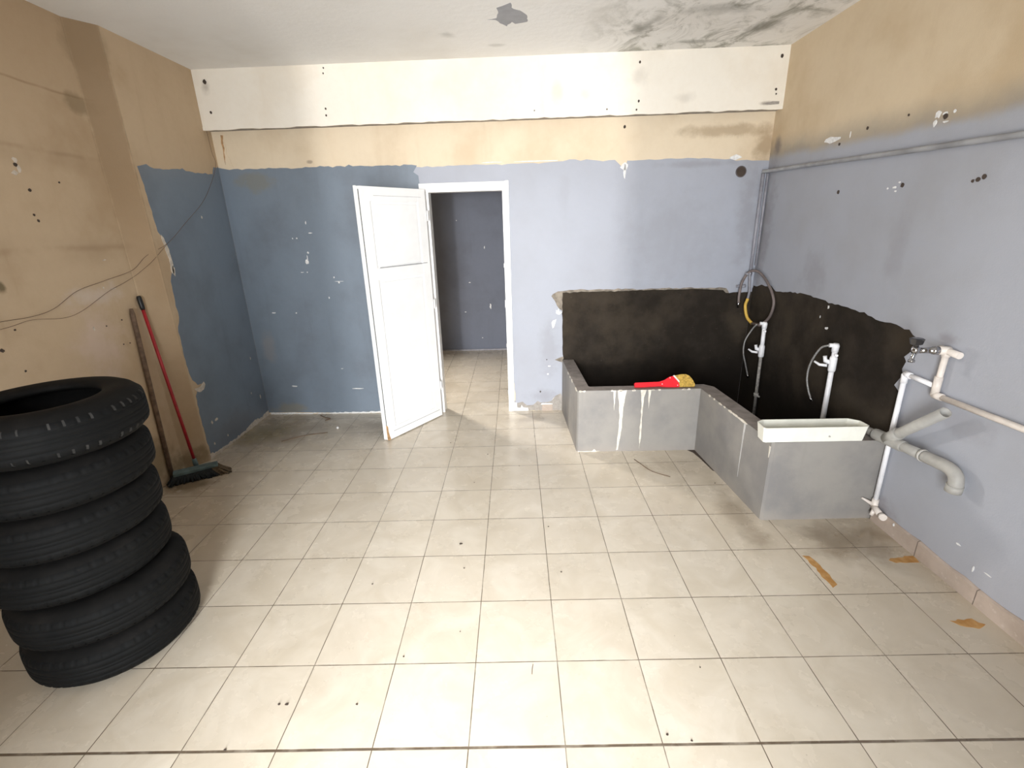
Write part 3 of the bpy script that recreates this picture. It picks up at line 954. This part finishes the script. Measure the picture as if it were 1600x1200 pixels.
nf = len(full)
tread_idx = list(range(npf - 1, nf - npf + 1))
side_lo = full[:npf]
side_hi = full[nf - npf:]
tr_prof = [full[i] for i in tread_idx]


def notch(i, k):
    # shallow lateral cuts across both shoulders of the tread
    n_ = len(tr_prof)
    if (i <= 2 or i >= n_ - 3) and k % 6 == 0:
        return .004
    return 0


mt_ = MB(); revolve(mt_, tr_prof, notch=notch)
ms_ = MB(); revolve(ms_, side_hi + inside + side_lo)


tire_specs = [(-1.592, .516, 0.000, .0, 'bottom tire of the black stack, resting on the tiles'),
              (-1.590, .514, 0.187, .7, 'second tire from the bottom of the black stack, bulging to the right'),
              (-1.635, .520, 0.374, 1.9, 'third tire from the bottom of the black tire stack'),
              (-1.628, .522, 0.561, 2.6, 'third tire from the top of the black tire stack'),
              (-1.612, .525, 0.748, 4.0, 'second tire from the top of the black stack, just under the top one'),
              (-1.590, .530, 0.936, 5.1, 'topmost black tire of the stack, its open rim and notched tread showing')]
proto = thing('tire', tire_specs[0][4], 'tire', (0, 0, 0), 'stacked worn car tires')
pt = mt_.build('tread', [M['tread'], M['pale_cuts']], proto, weld=True)
ps = ms_.build('sidewall', [M['sidewall']], proto, weld=True)
pt.material_slots[1].link = 'OBJECT'
pt.material_slots[1].material = M['tread']
for i, (x, y, z, rz, lab) in enumerate(tire_specs):
    o = proto
    if i:
        o = proto.copy()
        COL.objects.link(o)
        for chd in (pt, ps):
            c2 = chd.copy()
            COL.objects.link(c2)
            c2.parent = o
            if chd is pt:
                c2.material_slots[1].link = 'OBJECT'
                c2.material_slots[1].material = M['pale_cuts'] if i == 5 else M['tread']
    o.location = (x, y, z)
    o.rotation_euler = (0, 0, rz)
    o['label'] = lab

# ------------------------------------------------------------------ broom and stick by the left wall
bm_ = thing('push_broom', 'push broom with a thin red handle and dark bristles leaning on the beige wall', 'broom', (-2.18, 1.93, 0))
H0, H1 = Vector((-2.187, 1.975, .078)), Vector((-2.300, 2.018, 1.302))
g = MB(); g.tube([lerp_seg(H0, H1, t) for t in (0, .5, .95)], .0105, 12)
g.build('handle', [M['red_handle']], bm_)
g = MB(); g.tube([lerp_seg(H0, H1, t) for t in (.925, .94, .99, 1.0)], [.0125, .0145, .0145, .010], 12)
g.build('grip', [M['black_plastic']], bm_)
g = MB(); g.tube([lerp_seg(H0, H1, t) for t in (-.02, .0, .035)], [.016, .017, .013], 12)
g.build('socket', [M['teal']], bm_)
ba, bb = Vector((-2.262, 1.838, 0)), Vector((-2.03, 1.985, 0))
bd_ = (bb - ba).normalized(); bn_ = Vector((-bd_.y, bd_.x, 0))
def hp(a, b_, z):
    return ba + bd_ * a + bn_ * b_ + Vector((0, 0, z))
HL = (bb - ba).length
g = MB()
g.add([hp(a, b_, z) for a, z0, z1 in ((0, .055, .085), (HL, .06, .082)) for b_ in (-.035, .032) for z in (z0, z1)], [(0, 1, 3, 2), (4, 6, 7, 5), (0, 4, 5, 1), (2, 3, 7, 6), (0, 2, 6, 4), (1, 5, 7, 3)])
g.build('head', [M['teal']], bm_, bevel=.006)
rnd = random.Random(5)
g = MB(); gb = MB()
NB = 46
for i in range(NB):
    for j in range(4):
        a = HL * (i + .5) / NB; b_ = -.028 + .02 * j
        top = hp(a, b_, .06)
        bot = hp(a + (i / NB - .35) * .13 + rnd.uniform(-.008, .008), b_ - .03 + rnd.uniform(-.012, .01), .002 + rnd.uniform(0, .006))
        (gb if i > NB * .82 else g).tube([top, top.lerp(bot, .5) + Vector((0, -.003, 0)), bot], [.0045, .005, .006], 5)
g.build('bristles', [M['bristle_dark']], bm_)
gb.build('bristles', [M['bristle_brown']], bm_)['label'] = 'brown splayed end bristles'

g = MB(); a_, b_ = Vector((-2.303, 1.872, .003)), Vector((-2.304, 1.935, 1.232))
g.tube([a_, lerp_seg(a_, b_, .5), lerp_seg(a_, b_, .97), b_], [.0145, .0145, .0145, .009], 12)
tag(g.build('wooden_stick', [M['wood']]), 'bare brown wooden stick leaning on the beige wall behind the tires', 'stick')

# ------------------------------------------------------------------ wires on the left wall
W1 = [(-2.195, 3.02, 2.442), (-2.205, 3.045, 2.30), (-2.19, 3.03, 2.186), (-2.2, 2.813, 1.94), (-2.2, 2.517, 1.76), (-2.2, 2.277, 1.625), (-2.255, 2.122, 1.551), (-2.305, 2.035, 1.468), (-2.308, 1.783, 1.423), (-2.308, 1.594, 1.39), (-2.308, 1.428, 1.319), (-2.308, 1.295, 1.299), (-2.308, 1.135, 1.303), (-2.312, .7, 1.31), (-2.312, .1, 1.34)]
W2 = [(-2.205, 2.275, 1.618), (-2.235, 2.124, 1.509), (-2.303, 2.006, 1.418), (-2.308, 1.809, 1.361), (-2.308, 1.595, 1.28), (-2.308, 1.464, 1.26), (-2.308, 1.289, 1.283), (-2.308, 1.122, 1.268), (-2.312, .7, 1.26), (-2.312, .1, 1.28)]
g = MB(); g.tube(spline(W1, 6), .0014, 6)
tag(g.build('wire', [M['wire']]), 'upper thin brown wire sagging from the far left corner across the beige wall', 'wire')
g = MB(); g.tube(spline(W2, 6), .0011, 6)
tag(g.build('wire', [M['wire']]), 'lower thin brown wire branching off below the other on the beige wall', 'wire')
# broken plaster where the wire comes out below the beam
g = MB()
g.prism(jag([(.045, 2.44), (.10, 2.44), (.09, 2.36), (.105, 2.25), (.13, 2.19), (.05, 2.185), (.07, 2.27), (.065, 2.36)], .03, .006, 61), bw, -.003, .004, 0)
g.prism(jag([(.075, 2.43), (.095, 2.425), (.083, 2.36), (.075, 2.27), (.07, 2.21), (.062, 2.21), (.068, 2.30), (.072, 2.37)], .03, .003, 62), bw, -.003, .0055, 1)
struct(g.build('trim_3', [M['beige_back'], M['wood_raw']]), 'cracked plaster ridge below the left end of the beam', 'plaster')

# ------------------------------------------------------------------ hole with pipe in the back wall
vp = thing('vent_pipe', 'round dark pipe opening high in the lavender back wall near the corner', 'pipe', bk(4.25, 2.033, 0))
g = MB()
cen = bk(4.25, 2.033, .0)
ringv, fcs = [], []
for (rr, dd) in ((.043, .001), (.041, .008), (.036, .008), (.035, .0035)):
    for k in range(32):
        a = 2 * math.pi * k / 32
        ringv.append(bk(4.25 + rr * math.cos(a), 2.033 + rr * math.sin(a), dd))
for q_ in range(3):
    for k in range(32):
        fcs.append((q_ * 32 + k, q_ * 32 + (k + 1) % 32, (q_ + 1) * 32 + (k + 1) % 32, (q_ + 1) * 32 + k))
g.add(ringv, fcs, 0, True)
g.build('pipe_rim', [plain('dark_grey_pipe', (.10, .085, .085), .6)], vp)
g = MB(); g.add([bk(4.25 + .036 * math.cos(2 * math.pi * k / 32), 2.033 + .036 * math.sin(2 * math.pi * k / 32), .0038) for k in range(32)], [tuple(range(32))])
g.build('pipe_bore', [M['hole']], vp)

# ------------------------------------------------------------------ painted-over conduit: up the corner and along the right wall
g = MB()
g.tube([(2.195, 2.985, 1.21), (2.195, 2.985, 1.6), (2.195, 2.985, 2.012)], .013, 10)
g.tube([(2.222, 2.965, 1.30), (2.222, 2.965, 2.012)], .009, 8)
tag(g.build('corner_pipe', [M['conduit']]), 'vertical pipe painted lavender running down the far right corner', 'pipe')
g = MB()
g.tube([(2.186, 2.985, 2.025), (2.222, 2.95, 2.027), (2.225, 2.5, 2.015), (2.224, 1.6, 1.985), (2.224, .9, 1.965), (2.224, -1.2, 1.94), (2.224, -2.6, 1.925)], .0135, 10)
tag(g.build('wall_conduit', [M['conduit_light']]), 'long painted-over conduit along the paint line of the right wall', 'pipe')

# ------------------------------------------------------------------ corner hoses
g = thing('water_hose', 'looped brown hose with a yellow section hanging in the far corner over the basin', 'hose', (2.18, 2.95, 1.24))
h = MB()
P = spline([(2.101, 2.93, .995), (2.098, 2.93, 1.066), (2.121, 2.95, 1.17), (2.178, 2.955, 1.252), (2.213, 2.86, 1.249), (2.215, 2.701, 1.171), (2.215, 2.591, 1.061), (2.215, 2.607, .947), (2.205, 2.675, .862)], 8)
h.tube(P, .0105, 10)
h.build('hose', [M['hose_brown']], g)
h = MB()
P = spline([(2.178, 2.955, 1.225), (2.178, 2.94, 1.16), (2.181, 2.93, 1.091), (2.168, 2.915, 1.03)], 6)
h.tube(P, .010, 10)
h.build('hose', [M['conduit']], g)['label'] = 'pale grey hose section'
h = MB()
P = spline([(2.168, 2.915, 1.03), (2.148, 2.9, .972), (2.154, 2.86, .886), (2.171, 2.79, .840)], 8)
h.tube(P, .0125, 10)
h.build('hose', [M['hose_yellow']], g)['label'] = 'yellow hose section'
h = MB()
h.tube([(2.168, 2.80, .842), (2.19, 2.70, .846), (2.197, 2.66, .858)], [.012, .0125, .010], 10)
h.build('hose_coupling', [M['hose_brown']], g)
h = MB()
h.tube([(2.101, 2.93, 1.03), (2.101, 2.93, .995), (2.100, 2.928, .985), (2.099, 2.926, .955)], [.010, .010, .007, .009], 10)
h.build('hose_nozzle', [M['chrome']], g)
h = MB()
h.tube([(2.20, 2.985, 1.232), (2.17, 2.95, 1.236)], .012, 8)
h.build('bracket', [M['conduit']], g)
h = MB()
h.tube([(2.10, 3.012, 1.125), (2.16, 2.965, 1.13)], .011, 8)
h.build('pipe_stub', [M['conduit']], g)
h = MB()
h.tube([(2.148, 2.955, 1.225), (2.158, 2.955, 1.238)], .015, 8)
h.build('hose_clip', [M['conduit']], g)


def tap_pipe(name, label, top, bot, x0, worn_from, sleeve, clamp_z, hose_pts, low_mat):
    t_ = thing(name, label, 'pipe', (x0, bot[1], 0.045))
    top, bot = Vector(top), Vector(bot)
    L = top.z - bot.z
    at = lambda z: bot.lerp(top, (z - bot.z) / L)
    g = MB(); g.tube([at(worn_from), top], .0155, 14)
    g.build('riser', [M['pvc']], t_)
    if worn_from > bot.z + .01:
        g = MB(); g.tube([bot, at(worn_from)], .0125, 12)
        g.build('riser', [low_mat], t_)
    g = MB()
    g.tube([top + Vector((0, .0, -.04)), top + Vector((0, 0, .0)), top + Vector((0, .0, .014))], [.019, .021, .015], 14)
    g.tube([top + Vector((0, .0, 0)), top + Vector((-.035, .012, 0))], .013, 12)
    g.tube([at(top.z - .055), at(top.z - .055) + Vector((-.01, -.04, 0))], .008, 10)
    g.build('elbow', [M['pvc']], t_)
    z = sleeve
    g = MB()
    g.tube([at(z - .055), at(z - .045), at(z + .035), at(z + .045)], [.018, .022, .022, .018], 14)
    g.tube([at(z), at(z) + Vector((-.03, .03, .01)), at(z) + Vector((-.035, .036, .04))], [.016, .014, .012], 12)
    vb = g.build('valve_body', [M['pvc']], t_)
    g = MB()
    c0 = at(z) + Vector((-.02, .02, -.02))
    g.tube([c0, c0 + Vector((-.03, .03, -.002)), c0 + Vector((-.055, .05, .016))], [.010, .009, .006], 10)
    g.build('valve_lever', [M['pvc']], vb)
    if clamp_z:
        g = MB()
        g.tube([at(clamp_z - .014), at(clamp_z + .014)], .019, 12)
        g.tube([at(clamp_z) + Vector((0, .03, 0)), at(clamp_z) + Vector((0, -.05, -.002))], .008, 8)
        g.build('pipe_clamp', [M['pvc_grey_light']], t_)
    g = MB(); g.tube(spline(hose_pts, 8), .006, 8)
    fh = g.build('flexible_hose', [M['hose_grey']], t_)
    g = MB(); e0, e1 = Vector(hose_pts[-1]), Vector(hose_pts[-2]); dr = (e0 - e1).normalized()
    g.tube([e0 - dr * .01, e0 + dr * .018], [.009, .010], 8)
    g.build('hose_end', [M['chrome']], fh)
    return t_


tap_pipe('water_riser', 'white riser pipe with lever valve on the dark wall below the coiled hose', (2.205, 2.655, .868), (2.215, 2.640, .046), 2.21, .60, .645, .262,
         [(2.165, 2.70, .855), (2.150, 2.74, .80), (2.115, 2.76, .70), (2.115, 2.76, .60), (2.145, 2.76, .50), (2.178, 2.76, .395)], M['pipe_worn'])
tap_pipe('water_riser', 'all-white riser pipe with valve on the dark wall behind the cream trough', (2.205, 1.775, .905), (2.212, 1.765, .046), 2.21, .05, .79, None,
         [(2.17, 1.787, .905), (2.145, 1.828, .874), (2.13, 1.875, .762), (2.13, 1.884, .66), (2.14, 1.862, .577), (2.148, 1.835, .53)], M['pvc'])

# ------------------------------------------------------------------ white supply line with tap on the right wall
sp = thing('supply_line', 'white plastic water pipe running along the right wall to the chrome tap', 'pipe', (2.22, 1.05, .84))
X = 2.221
g = MB()
g.tube([(X, 1.040, .855), (X, 1.036, 1.045)], .0135, 14)
g.tube([(X, 1.03, .843), (X, .6, .850), (X, -1.0, .862), (X, -2.6, .872)], .0135, 14)
g.build('pipe_run', [M['pvc_pink']], sp)
g = MB()
g.tube([(X, 1.041, .885), (X, 1.225, .889)], .0125, 14)
g.tube([(X, 1.232, .889), (X, 1.222, .128)], .0125, 14)
g.tube([(X, 1.231, .84), (X, 1.233, .885), (X, 1.228, .893)], [.0155, .0165, .012], 12)
g.tube([(X, 1.232, .888), (X, 1.195, .888)], .016, 12)
g.build('pipe_run', [M['pvc']], sp)['label'] = 'whiter branch pipe going down to the floor valve'
g = MB()
g.tube([(X, 1.040, .845), (X, 1.040, .935)], .0175, 14)
g.tube([(X, 1.042, .843), (X, .995, .844)], .0175, 14)
g.sphere((X, 1.040, .845), .0178)
g.build('tee_fitting', [M['pvc_pink']], sp)
g = MB()
g.tube([(X, 1.036, 1.035), (X, 1.036, 1.075)], .017, 14)
g.tube([(X, 1.075, 1.066), (X, .965, 1.058)], .016, 14)
g.tube([(2.232, 1.036, 1.064), (2.185, 1.045, 1.064)], [.022, .019], 14)
g.build('wall_fitting', [M['pvc_pink']], sp)

tp_ = thing('water_tap', 'small chrome tap sticking out of the right wall at the end of the white pipe', 'tap', (2.185, 1.045, 1.064))
g = MB()
g.tube([(2.188, 1.045, 1.064), (2.165, 1.050, 1.064), (2.163, 1.050, 1.064), (2.14, 1.055, 1.064), (2.105, 1.063, 1.062)], [.020, .020, .016, .014, .013], 14)
g.sphere((2.098, 1.066, 1.064), .021)
g.build('tap_body', [M['chrome']], tp_)
g = MB()
g.tube([(2.098, 1.066, 1.055), (2.094, 1.068, 1.03), (2.093, 1.068, 1.016), (2.093, 1.068, 1.014), (2.093, 1.068, 1.004)], [.010, .009, .009, .014, .014], 14)
g.build('tap_spout', [M['chrome']], tp_)
g = MB()
g.tube([(2.098, 1.066, 1.07), (2.096, 1.068, 1.088), (2.096, 1.068, 1.092), (2.095, 1.068, 1.118), (2.095, 1.068, 1.122)], [.011, .011, .024, .030, .022], 8, smooth=False)
g.build('tap_knob', [plain('dark_chrome_knob', (.12, .12, .13), .2, .9)], tp_)

# floor valve at the foot of the white branch
fv = thing('floor_valve', 'small white plastic valve at the bottom of the white pipe beside the basin', 'valve', (2.215, 1.22, .1))
g = MB()
g.tube([(X, 1.222, .145), (X, 1.222, .105), (X - .004, 1.218, .09)], [.017, .018, .016], 12)
g.tube([(X - .004, 1.222, .10), (X - .008, 1.150, .082)], [.016, .017], 12)
g.tube([(X - .008, 1.150, .082), (X - .012, 1.128, .084)], [.021, .019], 12)
g.tube([(X - .006, 1.208, .085), (X - .018, 1.206, .05)], [.012, .010], 10)
vb = g.build('valve_body', [M['pvc_pink']], fv)
g = MB()
g.tube([(X - .01, 1.225, .11), (X - .04, 1.235, .128), (X - .065, 1.242, .142)], [.012, .008, .005], 10)
g.build('valve_lever', [M['pvc_pink']], vb)
g = MB()
g.sphere((2.232, 1.075, .075), .010, 0, 10)
tag(g.build('pipe_plug', [M['chip']]), 'tiny pale plug on the wall right of the floor valve', 'plug')

# ------------------------------------------------------------------ grey drain pipe
dpz = thing('drain_pipe', 'thick grey drain pipe with a branch and a drooping elbow on the right wall', 'pipe', (2.19, 1.2, .53))
D0, D1 = Vector((2.165, 1.372, .5245)), Vector((2.19, .865, .556))
g = MB()
g.tube([D0, lerp_seg(D0, D1, .4)], .021, 18)
g.tube([lerp_seg(D0, D1, .35), lerp_seg(D0, D1, .80)], .0255, 18)
g.build('pipe_run', [M['pvc_grey']], dpz)
g = MB()
J = lerp_seg(D0, D1, .40)
g.tube([lerp_seg(D0, D1, .19), lerp_seg(D0, D1, .21), lerp_seg(D0, D1, .55), lerp_seg(D0, D1, .57)], [.029, .031, .031, .028], 18)
B0 = J + Vector((-.004, .02, .0))
B1 = Vector((2.15, .885, .815))
bd3 = (B1 - B0).normalized()
g.tube([B0, B0 + bd3 * .10], .031, 18)
g.build('branch_fitting', [M['pvc_grey']], dpz)
g = MB()
# open branch: outer and inner tube
vs_, fs_ = [], []
up = bd3.orthogonal().normalized(); w3 = bd3.cross(up)
prof = [(.08, .0255), (1, .0255), (1, .0225), (.6, .0225)]
LB = (B1 - B0).length
for t_, r_ in prof:
    for k in range(24):
        a = 2 * math.pi * k / 24
        vs_.append(B0 + bd3 * LB * t_ + (up * math.cos(a) + w3 * math.sin(a)) * r_)
for q_ in range(3):
    for k in range(24):
        fs_.append((q_ * 24 + k, q_ * 24 + (k + 1) % 24, (q_ + 1) * 24 + (k + 1) % 24, (q_ + 1) * 24 + k))
fs_.append(tuple(range(3 * 24, 4 * 24)))
g.add(vs_, fs_, 0, True)
g.build('open_branch', [M['pvc_grey']], dpz)
g = MB()
E0 = lerp_seg(D0, D1, .80)
g.tube([lerp_seg(D0, D1, .775), lerp_seg(D0, D1, .80)], .0315, 18)
g.build('coupling', [M['pvc_grey_light']], dpz)
g = MB()
g.tube(spline([E0, lerp_seg(D0, D1, .92), (2.19, .835, .556), (2.19, .795, .540), (2.19, .782, .505), (2.19, .785, .478)], 6), .029, 18)
g.tube([(2.19, .783, .497), (2.19, .785, .462)], .0325, 18)
g.build('elbow', [M['pvc_grey']], dpz)

# ------------------------------------------------------------------ little things on the floor
def twig(label, pts, r=.0022):
    g = MB(); g.tube(spline(pts, 5), [r] * ((len(pts) - 1) * 5 + 1), 6)
    return tag(g.build('twig', [M['wood']]), label, 'twig', 'twigs lying on the tiles')


twig('long bent twig on the tiles in front of the slate blue wall', [(-1.806, 2.492, .003), (-1.70, 2.57, .004), (-1.60, 2.62, .003), (-1.476, 2.654, .003)], .0035)
twig('short dark hooked twig at the foot of the slate blue wall', [(-1.697, 3.06, .004), (-1.63, 3.0, .004), (-1.57, 2.97, .003), (-1.60, 2.925, .003)], .004)
twig('curved thin twig on the tiles before the cement basin', [(1.05, 2.03, .003), (1.08, 1.96, .003), (1.13, 1.85, .003), (1.235, 1.765, .003)], .0026)
twig('tiny straw on the bright tiles nearest the viewer', [(.232, .315, .002), (.228, .295, .002), (.226, .272, .002)], .0014)
g = MB(); g.sphere((-1.414, 2.732, .011), .012)
tag(g.build('plaster_crumb', [M['chip']]), 'round white plaster crumb on the tiles near the open door', 'crumb')
debris = [(-.142, 1.088, .0085, 'dark chip in the middle of the floor, the largest one')] + [(x, y, r_, None) for x, y, r_ in ((-.552, .787, .005), (-.104, .89, .004), (-.302, .364, .004), (-.432, .16, .0045), (-.698, .164, .006), (-.728, .165, .005), (-.081, .486, .003), (.685, .032, .005), (.761, .01, .004), (-.838, .004, .005), (.893, .29, .003), (.357, 1.23, .004), (.396, .847, .0045), (-.119, 1.75, .004), (-.048, 2.169, .004), (.193, 1.973, .004), (-.364, 2.39, .004), (1.505, 1.672, .005))]
for k, (x, y, r_, lab) in enumerate(debris):
    g = MB()
    rnd = random.Random(k)
    g.prism([(x + a * 1.0, y + b__) for a, b__ in [(q[0] - x, q[1] - y) for q in blob(x, y, r_ * .95, r_ * .6, k, 8)]], flr, 0.0003, .002 + r_ * .25)
    o = g.build('floor_chip', [M['hole']])
    tag(o, lab or 'tiny dark speck of grit lying on the cream tiles', 'chip', 'specks of grit on the tiles')
